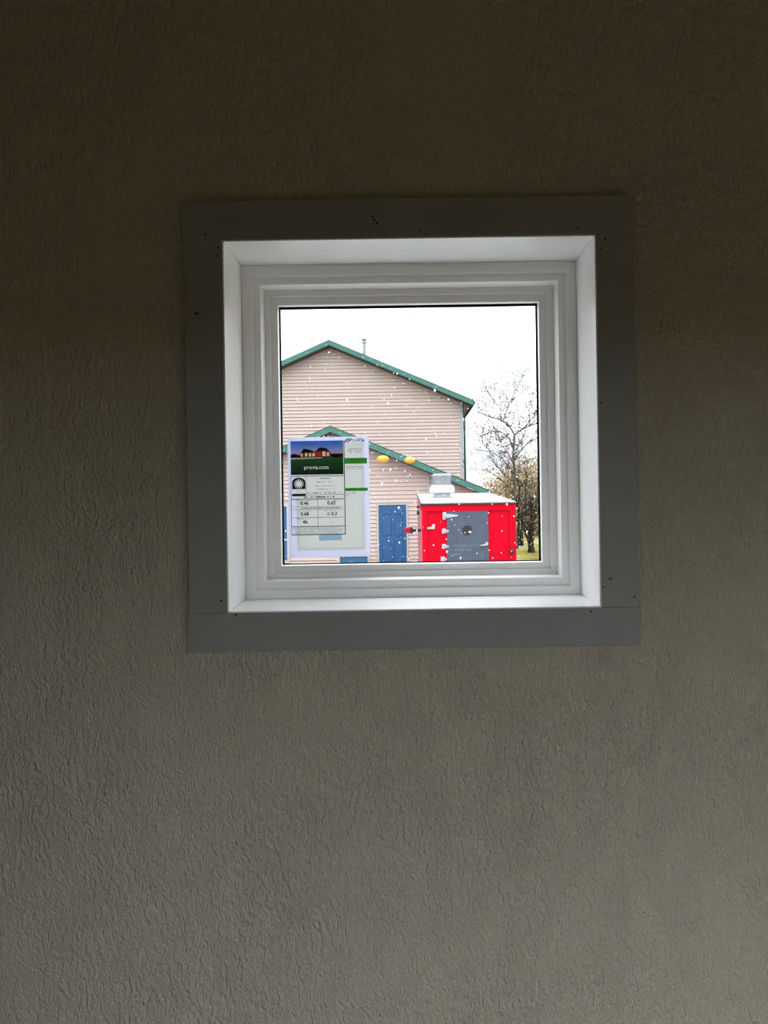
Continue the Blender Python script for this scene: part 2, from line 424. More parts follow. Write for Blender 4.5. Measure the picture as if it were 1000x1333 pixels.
D_LOW, D_UP = 24.0, 28.5
pk = W(430, 554, D_LOW); ev = W(638, 638, D_LOW)
upk = W(428, 442, D_UP); uev = W(617, 520.5, D_UP)
house = tag(empty('house', (pk.x, pk.y, GROUND)), 'two storey house with pale pink lap siding and green roof edges', 'house')
def hpart(o): return adopt(o, house)
SID_H = 0.1285
def siding(xc, half, zpeak, slope, zbase, y, holes, nmax=90):
    """one lap board after the other up a gable wall, cut round its openings"""
    z = zbase; k = 0
    while z < zpeak - 0.05 and k < nmax:
        z1 = min(z + SID_H - 0.016, zpeak - 0.02)
        def lim(zz): return min(half, (zpeak - zz) / slope)
        segs = [(-half, half)]
        for (a, b_, c0, c1) in holes:
            if z1 > c0 + 0.02 and z < c1 - 0.02:
                ns = []
                for (p, q) in segs:
                    if b_ - xc <= p or a - xc >= q: ns.append((p, q)); continue
                    if a - xc > p: ns.append((p, a - xc))
                    if b_ - xc < q: ns.append((b_ - xc, q))
                segs = ns
        for (p, q) in segs:
            l0, l1 = lim(z), lim(z1)
            p0, q0 = max(p, -l0), min(q, l0); p1, q1 = max(p, -l1), min(q, l1)
            if q0 - p0 < 0.05: continue
            bm = bmesh.new()
            P = [(xc+p0, y-0.034, z), (xc+q0, y-0.034, z), (xc+q0, y, z), (xc+p0, y, z),
                 (xc+p1, y-0.012, z1), (xc+q1, y-0.012, z1), (xc+q1, y, z1), (xc+p1, y, z1)]
            v = [bm.verts.new(t_) for t_ in P]
            for f in ((0,1,2,3),(4,7,6,5),(0,4,5,1),(1,5,6,2),(2,6,7,3),(3,7,4,0)): bm.faces.new([v[i] for i in f])
            hpart(from_bm('siding_board', bm, M_SIDING))
        z += SID_H; k += 1

def gable_core(name, xc, half, zpeak, slope, y0, y1, z0):
    ze = zpeak - half * slope
    return hpart(xz_prism(name, [(xc-half, z0), (xc+half, z0), (xc+half, ze), (xc, zpeak), (xc-half, ze)], y0, y1, M_SIDING))
def roof_slab(xc, zpk, slope, half, y0, y1, th=0.05):
    """two roof planes, y0 the near verge"""
    for sgn in (-1, 1):
        ze = zpk - half * slope
        poly = [(xc, zpk), (xc + sgn*half, ze), (xc + sgn*half, ze - th), (xc, zpk - th)]
        o = hpart(xz_prism('roof_plane', poly, y0, y1, M_GREEND))
        # rake board along the verge
        h = 0.17
        poly = [(xc, zpk - th*0.6), (xc + sgn*(half-0.02), ze - th*0.6), (xc + sgn*(half-0.02), ze - th*0.6 - h), (xc, zpk - th*0.6 - h)]
        hpart(xz_prism('rake_board', poly, y0 - 0.03, y0 + 0.02, M_GREEN))
        # soffit under the verge
        poly = [(xc, zpk - h - 0.035), (xc + sgn*(half-0.03), ze - h - 0.035), (xc + sgn*(half-0.03), ze - h - 0.06), (xc, zpk - h - 0.06)]
        hpart(xz_prism('soffit', poly, y0 + 0.02, y0 + 0.46, M_SOFFIT))
        # gutter along the eave
        x_ = xc + sgn * (half + 0.04)
        bm = bmesh.new(); add_box(bm, min(x_, x_ - sgn*0.09), max(x_, x_ - sgn*0.09), y0, y1, ze - 0.16, ze - 0.03)
        hpart(from_bm('gutter', bm, M_GREEND))

# lower wing
slope_l = (pk.z - ev.z) / (ev.x - pk.x); half_l = ev.x - pk.x
yl = pk.y + 0.45                                    # wall stands back under the verge
wall_half_l = half_l - 0.40
zpk_l = pk.z - 0.22
# upper gable
slope_u = (upk.z - uev.z) / (uev.x - upk.x); half_u = uev.x - upk.x
yu = upk.y + 0.45
corner_u = W(603, 570, D_UP + 0.45).x
wall_half_u = corner_u - upk.x
zpk_u = upk.z - 0.22
gable_core('wing_wall', pk.x, wall_half_l, zpk_l, slope_l, yl + 0.012, yu, GROUND)
gable_core('main_wall', upk.x, wall_half_u, zpk_u, slope_u, yu + 0.012, yu + 9.0, GROUND)
roof_slab(pk.x, pk.z, slope_l, half_l, pk.y, yu)
roof_slab(upk.x, upk.z, slope_u, half_u, upk.y, yu + 9.4)

# openings in the wing's wall, all at the wall's own distance
DW = yl + D0
dl, dr, dt = W(491, 690, DW).x, W(531.5, 690, DW).x, W(511, 655, DW).z
w1l, w1r, w1t = W(440.5, 726, DW).x, W(481, 726, DW).x, W(460, 722, DW).z
w2r, w2t, w2b, w2m = W(377.5, 690, DW).x, W(374, 655.5, DW).z, W(374, 733, DW).z, W(374, 702.5, DW).z
w2l = w2r - 1.0
holes_l = [(dl, dr, GROUND, dt), (w1l, w1r, GROUND, w1t), (w2l, w2r, w2b, w2t)]
siding(pk.x, wall_half_l, zpk_l, slope_l, GROUND + 0.05, yl, holes_l)
siding(upk.x, wall_half_u, zpk_u, slope_u, 1.0, yu, [])
# corner boards
for sgn in (-1, 1):
    x_ = upk.x + sgn * wall_half_u
    z1 = zpk_u - wall_half_u * slope_u
    hpart(box('corner_board', (min(x_, x_ - sgn*0.12), max(x_, x_ - sgn*0.12), yu-0.035, yu, 0.9, z1), M_WTRIM))
    x_ = pk.x + sgn * wall_half_l
    z1 = zpk_l - wall_half_l * slope_l
    hpart(box('corner_board', (min(x_, x_ - sgn*0.12), max(x_, x_ - sgn*0.12), yl-0.035, yl, GROUND, z1), M_WTRIM))
# downspout on the free corner
xg = upk.x + half_u; zg = uev.z - 0.12; xw = corner_u + 0.05
bm = bmesh.new()
add_tube(bm, [(xg - 0.02, upk.y + 0.10, zg), (xg - 0.05, upk.y + 0.15, zg - 0.10), (xw, yu - 0.07, zg - 0.50), (xw, yu - 0.07, zg - 0.65), (xw, yu - 0.07, GROUND + 0.1)], [0.045]*5, 8)
hpart(from_bm('downspout', bm, M_GREEND, None, True))
hpart(xz_prism('eave_box', [(corner_u + 0.02, zg + 0.02), (xg - 0.06, zg + 0.02), (xg - 0.08, zg - 0.05), (corner_u + 0.02, zg - 0.34)], upk.y + 0.12, yu + 9, M_SOFFIT))

# front door of the wing
hd = empty('front_door', (0, 0, 0)); hd.parent = house; hd.matrix_parent_inverse = Matrix.Translation(-Vector(house.location))
def dpart(o): o.parent = hd; return o
ft = 0.055
hd['label'] = 'blue six panel door in a white frame'
for b_ in ((dl, dl+ft, yl-0.05, yl, GROUND, dt), (dr-ft, dr, yl-0.05, yl, GROUND, dt), (dl+ft, dr-ft, yl-0.05, yl, dt-ft, dt)):
    dpart(box('door_casing', b_, M_WTRIM))
px0, px1, pz1 = dl + ft, dr - ft, dt - ft
dpart(box('door_leaf', (px0, px1, yl-0.022, yl, GROUND+0.10, pz1), M_BLUE))
wd = px1 - px0; pw = wd * 0.33
for cxn in (0.29, 0.71):
    for (zt, zb) in ((0.14, 0.30), (0.38, 0.98), (1.14, 1.80)):
        x_ = px0 + wd * cxn
        bm = bmesh.new()
        add_box(bm, x_-pw/2, x_+pw/2, yl-0.034, yl-0.021, pz1-zb, pz1-zt)
        bmesh.ops.bevel(bm, geom=bm.edges[:], offset=0.012, segments=1, affect='EDGES')
        dpart(from_bm('door_panel', bm, M_BLUE))
kp = W(527.3, 701.3, DW)
dpart(lathe('knob', (kp.x, yl-0.022, kp.z), [(0.03, 0), (0.014, -0.015), (0.014, -0.04), (0.034, -0.055), (0.034, -0.075), (0.012, -0.09)], M_STEEL, None, 14, 'Y'))
# low blue window and tall blue window
def house_window(l, r, b_, t_, bar=None, fw=0.055, label=None):
    w = empty('window', (0, 0, 0)); w.parent = house; w.matrix_parent_inverse = Matrix.Translation(-Vector(house.location))
    if label: w['label'] = label
    def wp(o): o.parent = w
    bm = bmesh.new()
    add_box(bm, l, l+fw, yl-0.05, yl, b_, t_); add_box(bm, r-fw, r, yl-0.05, yl, b_, t_)
    add_box(bm, l+fw, r-fw, yl-0.05, yl, t_-fw, t_); add_box(bm, l+fw, r-fw, yl-0.05, yl, b_, b_+fw)
    wp(from_bm('window_casing', bm, M_WTRIM))
    if bar:
        wp(box('meeting_rail', (l+fw, r-fw, yl-0.04, yl, bar-0.03, bar+0.03), M_WTRIM))
    zz = [(b_+fw, (bar-0.03) if bar else t_-fw)] + ([(bar+0.03, t_-fw)] if bar else [])
    for a, c_ in zz:
        wp(box('pane', (l+fw, r-fw, yl-0.02, yl, a, c_), M_BLUEGL))
house_window(w1l, w1r, GROUND+0.04, w1t, label='low blue window near the ground')
house_window(w2l, w2r, w2b, w2t, w2m, fw=0.09, label='tall blue window with a meeting rail')
# flue on the main roof
fp = W(474, 440, D_UP + 3.0)
zr = upk.z - abs(fp.x - upk.x) * slope_u
r_ = 0.075
o = lathe('flue', (fp.x, fp.y, zr - 0.1), [(r_, 0), (r_, fp.z - zr - 0.22 + 0.1)], M_STEEL, None, 16); hpart(o)
lathe_c = lathe('flue_cap', (fp.x, fp.y, fp.z - 0.22), [(r_, -0.01), (r_*1.45, 0.0), (r_*1.45, 0.05), (r_*0.9, 0.06), (r_*0.9, 0.12), (r_*1.7, 0.14), (r_*1.7, 0.17), (0.02, 0.21)], M_STEEL, None, 16)
adopt(lathe_c, house)
# plumbing stub by the vent (a white conduit up the wall)
c0, c1 = W(557, 611, DW), W(557, 660, DW)
hpart(box('conduit', (c0.x-0.03, c0.x+0.03, yl-0.07, yl-0.022, c1.z, c0.z), M_WTRIM))

# glowing amber ovals on brackets at the wing's eave
M_AMBER = mat('glowing_amber', (0.5600, 0.2352, 0.0224), 0.3, 0.4, emit=0.55)
M_BRACKET = mat('bronze_bracket', (0.1960, 0.1344, 0.0672), 0.5, 0.4)
def amber_oval(px, py, w, h, d, label, wall_y):
    p = W(px, py, d)
    L_ = tag(empty('amber_oval', (p.x, p.y, p.z)), label, 'lamp', 'glowing amber ovals at the green eave')
    rx, rz = w * d / F / 2, h * d / F / 2
    bm = bmesh.new()
    bmesh.ops.create_uvsphere(bm, u_segments=20, v_segments=10, radius=1.0)
    for v in bm.verts:
        v.co = Vector((v.co.x * rx, v.co.y * 0.12, v.co.z * rz))
    from_bm('lens', bm, M_AMBER, L_, True)
    bm = bmesh.new()
    add_tube(bm, [(0, 0.08, 0), (0, 0.18, 0.0)], [rz*0.8, rz*0.75], 14)
    add_tube(bm, [(0, 0.16, 0), (0, wall_y - p.y, 0.02)], [0.035, 0.035], 8)
    from_bm('bracket', bm, M_BRACKET, L_, True)
amber_oval(498.5, 597.5, 16, 9.5, D_LOW - 0.25, 'glowing amber oval on the pink wall below the green eave', yl)
amber_oval(533.5, 599, 14, 9, D_LOW - 0.35, 'glowing amber oval in front of the sloping green roof edge', pk.y)

# ------------------------------------------------------------------ the red trailer
M_RED = mat('bright_red_paint', (0.4340, 0.0006, 0.0112), 0.5, 0.06, vary=0.03, vscale=2)
M_REDW = mat('red_paint_frosted', (0.2975, 0.0654, 0.0803), 0.6, 0.3, vary=0.22, vscale=14)
M_GREY = mat('grey_door_paint', (0.0448, 0.0588, 0.0840), 0.5, 0.4, vary=0.16, vscale=5)
M_BLACK = mat('black_plastic', (0.0067, 0.0073, 0.0090), 0.5, 0.4)
M_WHITE = mat('white_hardware', (0.3136, 0.3192, 0.3248), 0.4, 0.4)
M_TYRE = mat('tyre_rubber', (0.015, 0.015, 0.015), 0.8, 0.2)
M_CHROME = mat('latch_steel', (0.3920, 0.3920, 0.4032), 0.3, 0.5, 0.8)
DT, DTB = 17.0, 22.0
fl = W(549, 655.5, DT); fr_ = W(671.5, 656, DT)
x0, x1 = fl.x, fr_.x
zt0 = (fl.z + fr_.z) / 2; zt1 = zt0 + 0.15
y0, y1 = DT - D0, DTB - D0
zb = GROUND + 0.38
tr = tag(empty('trailer', ((x0+x1)/2, y0, GROUND)), 'bright red box trailer with grey door and snowy roof', 'trailer')
def tp(o): return adopt(o, tr)
# side walls, front panel, posts and header
def side(xa, xb, m):
    bm = bmesh.new()
    P = [(xa,y0+0.06,zb),(xb,y0+0.06,zb),(xb,y1,zb),(xa,y1,zb),(xa,y0+0.06,zt0-0.02),(xb,y0+0.06,zt0-0.02),(xb,y1,zt1-0.02),(xa,y1,zt1-0.02)]
    v = [bm.verts.new(p) for p in P]
    for f in ((0,1,2,3),(4,7,6,5),(0,4,5,1),(1,5,6,2),(2,6,7,3),(3,7,4,0)): bm.faces.new([v[i] for i in f])
    return tp(from_bm('side_wall', bm, m))
side(x0, x0+0.06, M_REDW); side(x1-0.06, x1, M_RED)
tp(box('rear_wall', (x0, x1, y1-0.06, y1, zb, zt1-0.02), M_RED))
tp(box('chassis', (x0+0.05, x1-0.05, y0+0.02, y1, zb-0.10, zb), M_BLACK))
dx0, dx1, dzt = W(582, 690, DT).x, W(636, 690, DT).x, W(610, 664.5, DT).z
dzb = zb + 0.04
zhead = W(610, 665.0, DT).z
pL, pR = W(556.5, 690, DT).x, W(664, 690, DT).x
for n, b_ in (('front_panel', (pL, dx0, y0+0.035, y0+0.06, zb, zhead)), ('front_panel', (dx1, pR, y0+0.035, y0+0.06, zb, zhead)),
              ('sill_panel', (dx0, dx1, y0+0.035, y0+0.06, zb, dzb))):
    tp(box(n, b_, M_RED))
tp(box('corner_post', (x0, pL, y0, y0+0.06, zb, zhead), M_RED, None, 0.006))
tp(box('corner_post', (pR, x1, y0, y0+0.06, zb, zhead), M_RED, None, 0.006))
tp(box('header', (x0, x1, y0, y0+0.06, zhead, zt0-0.005), M_RED, None, 0.006))
# roof with its drip edge and a thin coat of snow
def slab(name, xa, xb, ya, yb_, za, zb_, th, m):
    bm = bmesh.new()
    P = [(xa,ya,za-th),(xb,ya,za-th),(xb,yb_,zb_-th),(xa,yb_,zb_-th),(xa,ya,za),(xb,ya,za),(xb,yb_,zb_),(xa,yb_,zb_)]
    v = [bm.verts.new(p) for p in P]
    for f in ((0,1,2,3),(4,7,6,5),(0,4,5,1),(1,5,6,2),(2,6,7,3),(3,7,4,0)): bm.faces.new([v[i] for i in f])
    return tp(from_bm(name, bm, m))
slab('drip_edge', x0-0.02, x1+0.02, y0-0.03, y1+0.02, zt0+0.012, zt1+0.012, 0.03, M_BLACK)
slab('roof_snow', x0-0.005, x1+0.005, y0-0.012, y1, zt0+0.035, zt1+0.035, 0.022, mat('thin_roof_snow', (0.31, 0.30, 0.31), 0.9, 0.1, vary=0.15, vscale=3))
# door
td = empty('trailer_door', (0, 0, 0)); adopt(td, tr); td['label'] = 'grey door with a round black emblem'
def tdp(o): o.parent = td; return o
tdp(box('door_leaf', (dx0, dx1, y0+0.012, y0+0.036, dzb, dzt), M_GREY, None, 0.004))
dc = W(608.5, 690, DT)
em = lathe('emblem', (dc.x, y0+0.012, dc.z), [(0.108, 0), (0.108, -0.008), (0.098, -0.010)], M_BLACK, None, 28, 'Y'); tdp(em)
# broken ring and fleck of the emblem
bm = bmesh.new()
for a0, a1, r0, r1 in ((0.2, 1.1, 0.060, 0.080), (1.9, 2.7, 0.055, 0.078), (3.6, 4.4, 0.060, 0.080)):
    pr = None
    for k in range(7):
        a = a0 + (a1-a0)*k/6
        pa = bm.verts.new((dc.x+r0*math.cos(a), y0+0.0005, dc.z+r0*math.sin(a))); pb = bm.verts.new((dc.x+r1*math.cos(a), y0+0.0005, dc.z+r1*math.sin(a)))
        if pr: bm.faces.new((pr[0], pr[1], pb, pa))
        pr = (pa, pb)
tag(tdp(from_bm('emblem_ring', bm, mat('emblem_grey', (0.022, 0.026, 0.032), 0.6))), kind='stuff')
ep = W(612.5, 692.5, DT)
bm = bmesh.new()
vs = [bm.verts.new((ep.x + a, y0+0.0003, ep.z + b_)) for a, b_ in ((-0.055, 0.0), (-0.02, 0.03), (0.02, 0.022), (0.03, -0.01), (0.0, -0.03), (-0.03, -0.022))]
bm.faces.new(vs); tdp(from_bm('emblem_fleck', bm, M_WHITE))
# worn lettering across the door: strokes too faint to read
bm = bmesh.new()
for row, (yy, xa, xb) in enumerate(((710, 590, 626), (716, 592, 612), (722, 586, 600))):
    x_ = xa
    while x_ < xb:
        w_ = random.uniform(0.8, 2.2); h_ = random.uniform(1.2, 3.0)
        a = W(x_, yy - h_/2, DT); b_ = W(x_ + w_, yy + h_/2, DT)
        add_box(bm, a.x, b_.x, y0+0.010, y0+0.013, b_.z, a.z)
        x_ += w_ + random.uniform(0.6, 2.0)
tag(tdp(from_bm('worn_lettering', bm, mat('worn_paint', (0.085, 0.105, 0.14), 0.6))), kind='stuff')
# strap hinges
for i, (hx, hy, hw) in enumerate(((578.5, 671.5, 17.5), (577.5, 691.5, 7), (577.5, 711.5, 7), (576, 728, 6))):
    hg = empty('hinge', (0, 0, 0)); adopt(hg, tr); hg['label'] = 'white strap hinge'
    a = W(hx, hy, DT)
    def hp(o): o.parent = hg
    hp(box('hinge_plate', (a.x-0.035, a.x+0.035, y0+0.005, y0+0.034, a.z-0.085, a.z+0.085) if i == 0 else (a.x-0.035, a.x+0.04, y0+0.005, y0+0.034, a.z-0.055, a.z+0.055), M_WHITE, None, 0.006))
    e_ = W(hx + hw, hy, DT)
    poly = [(a.x+0.03, a.z+0.05), (e_.x, a.z+0.02), (e_.x, a.z-0.015), (a.x+0.03, a.z-0.05)]
    hp(xz_prism('hinge_strap', poly, y0-0.002, y0+0.012, M_WHITE if i == 0 else M_CHROME))
    hp(tube('hinge_pin', [(a.x+0.03, y0+0.002, a.z-0.09 if i == 0 else a.z-0.06), (a.x+0.03, y0+0.002, a.z+0.09 if i == 0 else a.z+0.06)], 0.012, M_CHROME))
# door latch handle
a = W(626, 710, DT); b_ = W(635, 708, DT)
tdp(xz_prism('latch_handle', [(a.x-0.01, a.z-0.012), (b_.x-0.03, a.z+0.0), (b_.x-0.01, b_.z-0.03), (b_.x+0.015, b_.z), (b_.x-0.01, b_.z+0.05), (b_.x-0.045, b_.z+0.035), (b_.x-0.06, a.z+0.03), (a.x, a.z+0.012)], y0-0.03, y0+0.012, M_WHITE))
# grab catch on the red panel
a = W(554, 688, DT); b_ = W(566, 686, DT)
tp(xz_prism('wall_catch', [(a.x, a.z-0.012), (b_.x, a.z-0.018), (b_.x+0.01, b_.z+0.06), (b_.x-0.05, b_.z+0.065), (b_.x-0.06, b_.z+0.01), (a.x+0.02, a.z+0.018)], y0+0.0, y0+0.035, M_WHITE))
# red side lamp on an arm, and black latches along the side
sp_ = W(533, 690.5, DT + 0.9)
sl = empty('side_lamp', (0, 0, 0)); adopt(sl, tr); sl['label'] = 'red lamp on a short black arm'
def slp(o): o.parent = sl; return o
zz = sp_.z; yy = sp_.y
e0 = W(526, 690, DT + 0.9).x; e1 = W(534.5, 690, DT + 0.9).x; e2 = W(537.5, 690, DT+0.9).x
slp(xz_prism('lamp_lens', [(e0, zz+0.055), (e0+0.03, zz+0.062), (e1, zz+0.068), (e1, zz-0.068), (e0+0.07, zz-0.062), (e0+0.02, zz-0.01)], yy-0.05, yy+0.05, mat('red_lens', (0.34, 0.004, 0.018), 0.4, 0.2), None, 0.006))
slp(box('lamp_arm', (e1, e2, yy-0.055, yy+0.055, zz-0.07, zz+0.07), M_BLACK, None, 0.006))
slp(box('lamp_mount', (e2, x0+0.005, yy-0.03, yy+0.03, zz-0.03, zz+0.03), M_BLACK))
for py_, r in ((660, 0.03), (667.5, 0.045)):
    p = W(540, py_, DT + 2.6)
    tp(box('side_latch', (x0-0.065, x0+0.003, p.y-r, p.y+r, p.z-r, p.z+r), M_BLACK, None, 0.008))
# wire from the roof edge down the corner
a = W(543.5, 648, DT); 
tp(tube('cable', [(x0-0.012, y0+0.9, zt0+0.0), (x0-0.018, y0+0.6, zt0-0.07), (x0-0.012, y0+0.25, zt0-0.13), (x0-0.014, y0+0.10, zt0-0.06), (x0-0.012, y0+0.05, zt0+0.0)], 0.009, M_BLACK, None, 6))
# running lamp low on the corner post, mud guard and wheels
p = W(666.5, 718, DT)
tp(lathe('marker_lamp', (p.x, y0, p.z), [(0.055, 0.0), (0.055, -0.018), (0.035, -0.03), (0.015, -0.032)], M_BLACK, None, 18, 'Y'))
p = W(675, 709, DT + 1.6)
tp(xz_prism('side_step', [(x1-0.01, p.z-0.03), (x1+0.14, p.z-0.035), (x1+0.10, p.z+0.02), (x1-0.01, p.z+0.07)], p.y-0.2, p.y+0.2, M_WHITE))
for sgn, xw_ in ((-1, x0-0.02), (1, x1-0.19)):
    for wy in (y0+2.3, y0+3.1):
        wc = (xw_, wy, GROUND + 0.33)
        wh = lathe('wheel', wc, [(0.17, 0.02), (0.29, 0.0), (0.33, 0.04), (0.33, 0.17), (0.29, 0.21), (0.17, 0.19)], M_TYRE, None, 28, 'X'); tp(wh)
        h_ = lathe('hub', (xw_ + (0.0 if sgn < 0 else 0.18), wy, GROUND + 0.33), [(0.17, 0.0), (0.17, 0.03), (0.05, 0.035)], M_WHITE, None, 20, 'X')
        h_.parent = wh; h_.matrix_parent_inverse = wh.matrix_world.inverted() @ Matrix.Identity(4) if False else Matrix.Identity(4)
        h_.parent = tr; h_.matrix_parent_inverse = Matrix.Translation(-Vector(tr.location))
for sgn in (0.3, 0.7):
    xx = x0 + (x1-x0)*sgn
    tp(box('jack_stand', (xx-0.04, xx+0.04, y0+0.25, y0+0.33, GROUND, zb-0.09), M_BLACK))
# roof vent: square neck, wide snowy skirt, ribbed square cap
vt = empty('roof_vent', (0, 0, 0)); adopt(vt, tr); vt['label'] = 'galvanised square roof vent with snow on its skirt'
def vp(o): o.parent = vt; return o
DV = 19.5
vb = W(575.5, 648, DV); vx, vy = vb.x, vb.y
k_ = DV / F
def sq(name, prof, m):
    bm = bmesh.new(); rs = []
    for h, z in prof:
        ch = h * 0.18
        rs.append([bm.verts.new((vx + a, vy + b_, z)) for a, b_ in ((h, h-ch), (h-ch, h), (-h+ch, h), (-h, h-ch), (-h, -h+ch), (-h+ch, -h), (h-ch, -h), (h, -h+ch))])
    for i in range(len(rs)-1):
        for k in range(8): bm.faces.new((rs[i][k], rs[i][(k+1)%8], rs[i+1][(k+1)%8], rs[i+1][k]))
    bm.faces.new(rs[0][::-1]); bm.faces.new(rs[-1])
    return vp(from_bm(name, bm, m))
def zpx(y): return W(575, y, DV).z
rz = zt0 + 0.15 * (DV - DT) / (DTB - DT)
sq('vent_neck', [(13.0*k_, rz), (11.0*k_, rz+0.03), (10.0*k_, zpx(641)), (12*k_, zpx(639.5))], M_STEEL)
sq('vent_skirt', [(12*k_, zpx(642.5)), (15.2*k_, zpx(641)), (15.8*k_, zpx(638)), (15.2*k_, zpx(634)), (13.5*k_, zpx(632.0)), (11.4*k_, zpx(631.4))], M_SNOW)
sq('vent_cap', [(11.2*k_, zpx(632.4)), (11.4*k_, zpx(624)), (11.9*k_, zpx(620.5)), (12.4*k_, zpx(620)), (12.2*k_, zpx(618)), (10.5*k_, zpx(616.8))], M_STEEL)
bm = bmesh.new()
for i in range(-3, 4):
    xx = vx + i * 3.1 * k_
    add_box(bm, xx-0.010, xx+0.010, vy-11.8*k_, vy-11.0*k_, zpx(631.5), zpx(621))
for i in range(-3, 4):
    yy_ = vy + i * 3.1 * k_
    for sx_ in (-1, 1):
        add_box(bm, vx+sx_*11.4*k_-0.006, vx+sx_*11.4*k_+0.006, yy_-0.010, yy_+0.010, zpx(631.5), zpx(621))
tag(vp(from_bm('vent_rib', bm, M_STEEL)), kind='stuff')

# ------------------------------------------------------------------ trees and shrubs
M_BARK = mat('grey_bark', (0.0882, 0.0773, 0.0672), 0.9, 0.1, vary=0.25, vscale=10)
M_BARKD = mat('dark_bark', (0.0315, 0.0265, 0.0214), 0.9, 0.1, vary=0.25, vscale=10)
def leaf_mat(name, a, b_):
    m = bpy.data.materials.new(name); m.use_nodes = True
    t = m.node_tree; p = t.nodes['Principled BSDF']; p.inputs['Roughness'].default_value = 0.8; p.inputs['Specular IOR Level'].default_value = 0.1
    g = t.nodes.new('ShaderNodeNewGeometry'); r = t.nodes.new('ShaderNodeValToRGB')
    r.color_ramp.elements[0].color = (*a, 1); r.color_ramp.elements[1].color = (*b_, 1)
    t.links.new(g.outputs['Random Per Island'], r.inputs[0]); t.links.new(r.outputs[0], p.inputs['Base Color'])
    return m
M_BUD = leaf_mat('withered_leaves', s(92, 84, 80), s(132, 120, 108))
M_OLIVE = leaf_mat('olive_leaves', s(108, 94, 66), s(186, 166, 128))
def leaves(name, pts, size, m, parent, jit=0.0):
    vs, fs = [], []
    for p in pts:
        c_ = Vector(p) + Vector((random.gauss(0, jit), random.gauss(0, jit), random.gauss(0, jit)))
        a = Vector((random.gauss(0, 1), random.gauss(0, 1), random.gauss(0, 1))).normalized()
        b2 = a.cross(Vector((random.gauss(0, 1), random.gauss(0, 1), random.gauss(0, 1)))).normalized()
        q = size * random.uniform(0.6, 1.35); n = len(vs)
        vs += [c_ - a*q, c_ + b2*q*0.5, c_ + a*q, c_ - b2*q*0.5]; fs.append((n, n+1, n+2, n+3))
    me = bpy.data.meshes.new(name); me.from_pydata([tuple(v) for v in vs], [], fs); me.update()
    return tag(link(name, me, m, parent), kind='stuff')
def grow(bm, p, d, length, r, level, tips, spread=0.55, up=0.12):
    n = 4; pts = [Vector(p)]; rr = [r]; dd = d.normalized()
    for i in range(n):
        dd = (dd + Vector((random.gauss(0, .16), random.gauss(0, .16), random.gauss(0, .14) + up * 0.5))).normalized()
        pts.append(pts[-1] + dd * length / n); rr.append(r * (1 - 0.7 * (i+1)/n))
    add_tube(bm, pts, rr, 4 if level > 0 else 5, False)
    for q in pts[1:]: tips.append(q.copy())
    if level <= 0: return
    for k in range(random.randint(4, 6)):
        t = random.uniform(0.15, 1.0); i = min(int(t * n), n-1)
        q = pts[i].lerp(pts[i+1], t * n - i)
        nd = (dd + Vector((random.gauss(0, spread*1.4), random.gauss(0, spread*1.4), random.gauss(0, spread) + up))).normalized()
        grow(bm, q, nd, length * random.uniform(0.4, 0.65), max(r * 0.55, 0.008), level-1, tips, spread, up)

DTREE = 33.0
def px_path(pts, d, dy=0.0):
    out = []
    for i, (x, y) in enumerate(pts): out.append(W(x, y, d + dy * i))
    return out
base = W(670, 714, DTREE)
tree = tag(empty('bare_tree', (base.x, base.y, GROUND)), 'tall thin nearly bare tree with forked trunk and sparse withered leaves', 'tree')
bm = bmesh.new()
tk = px_path([(671, 690), (669, 660), (670.5, 620), (668.5, 590), (670, 566)], DTREE)
tk = [Vector((tk[0].x + 0.04, tk[0].y, GROUND))] + tk
add_tube(bm, tk, [0.085, 0.065, 0.055, 0.05, 0.045, 0.04], 8)
adopt(from_bm('trunk', bm, M_BARK, None, True), tree)
limbs = [
    ([(670, 566), (678, 560), (688, 555), (700, 551), (716, 546)], 0.028, 0.15),
    ([(670, 566), (663, 554), (651, 546), (637, 542), (621, 536)], 0.030, -0.12),
    ([(668.5, 584), (663, 571), (654, 563), (640, 561)], 0.026, 0.2),
    ([(652, 546), (652, 531), (650, 512)], 0.016, -0.3),
    ([(655, 549), (662, 527), (674, 503), (682, 488)], 0.016, 0.25),
    ([(690, 555), (689, 533), (695, 508)], 0.016, -0.2),
    ([(669, 600), (680, 584), (690, 574), (704, 568)], 0.022, -0.25),
    ([(670, 618), (655, 598), (640, 588), (622, 586)], 0.020, 0.25),
    ([(669, 640), (650, 622), (634, 612), (618, 612)], 0.018, -0.2),
    ([(670, 612), (684, 600), (698, 596)], 0.018, 0.3),
    ([(641, 561), (630, 566), (615, 572)], 0.014, 0.3),
    ([(662, 553), (655, 535), (641, 520), (635, 508)], 0.014, 0.35),
    ([(685, 557), (692, 540), (703, 530)], 0.014, -0.35),
    ([(668, 577), (655, 582), (640, 577), (626, 562)], 0.015, -0.3),
    ([(650, 546), (641, 530), (630, 524)], 0.012, 0.3),
    ([(670, 628), (656, 618), (645, 604), (638, 598)], 0.015, 0.3),
    ([(669, 605), (661, 590), (650, 574), (644, 570)], 0.014, 0.4),
    ([(670, 590), (680, 572), (684, 560), (690, 545)], 0.014, 0.4),
]
bm = bmesh.new(); tips = []
for pts, r, dy in limbs:
    P = px_path(pts, DTREE, dy)
    add_tube(bm, P, [r * 1.35 * (1 - 0.5 * i / (len(P)-1)) for i in range(len(P))], 5, False)
    for i in range(len(P)-1):
        for k in range(4):
            q = P[i].lerp(P[i+1], random.random())
            d = (P[i+1] - P[i]).normalized()
            nd = d * 0.6 + Vector((random.gauss(0, .6), random.gauss(0, .6), random.gauss(0.35, .5)))
            grow(bm, q, nd, random.uniform(0.45, 1.0), max(r * 0.5, 0.010), 1, tips)
adopt(from_bm('branches', bm, M_BARK, None, True), tree)
low = []
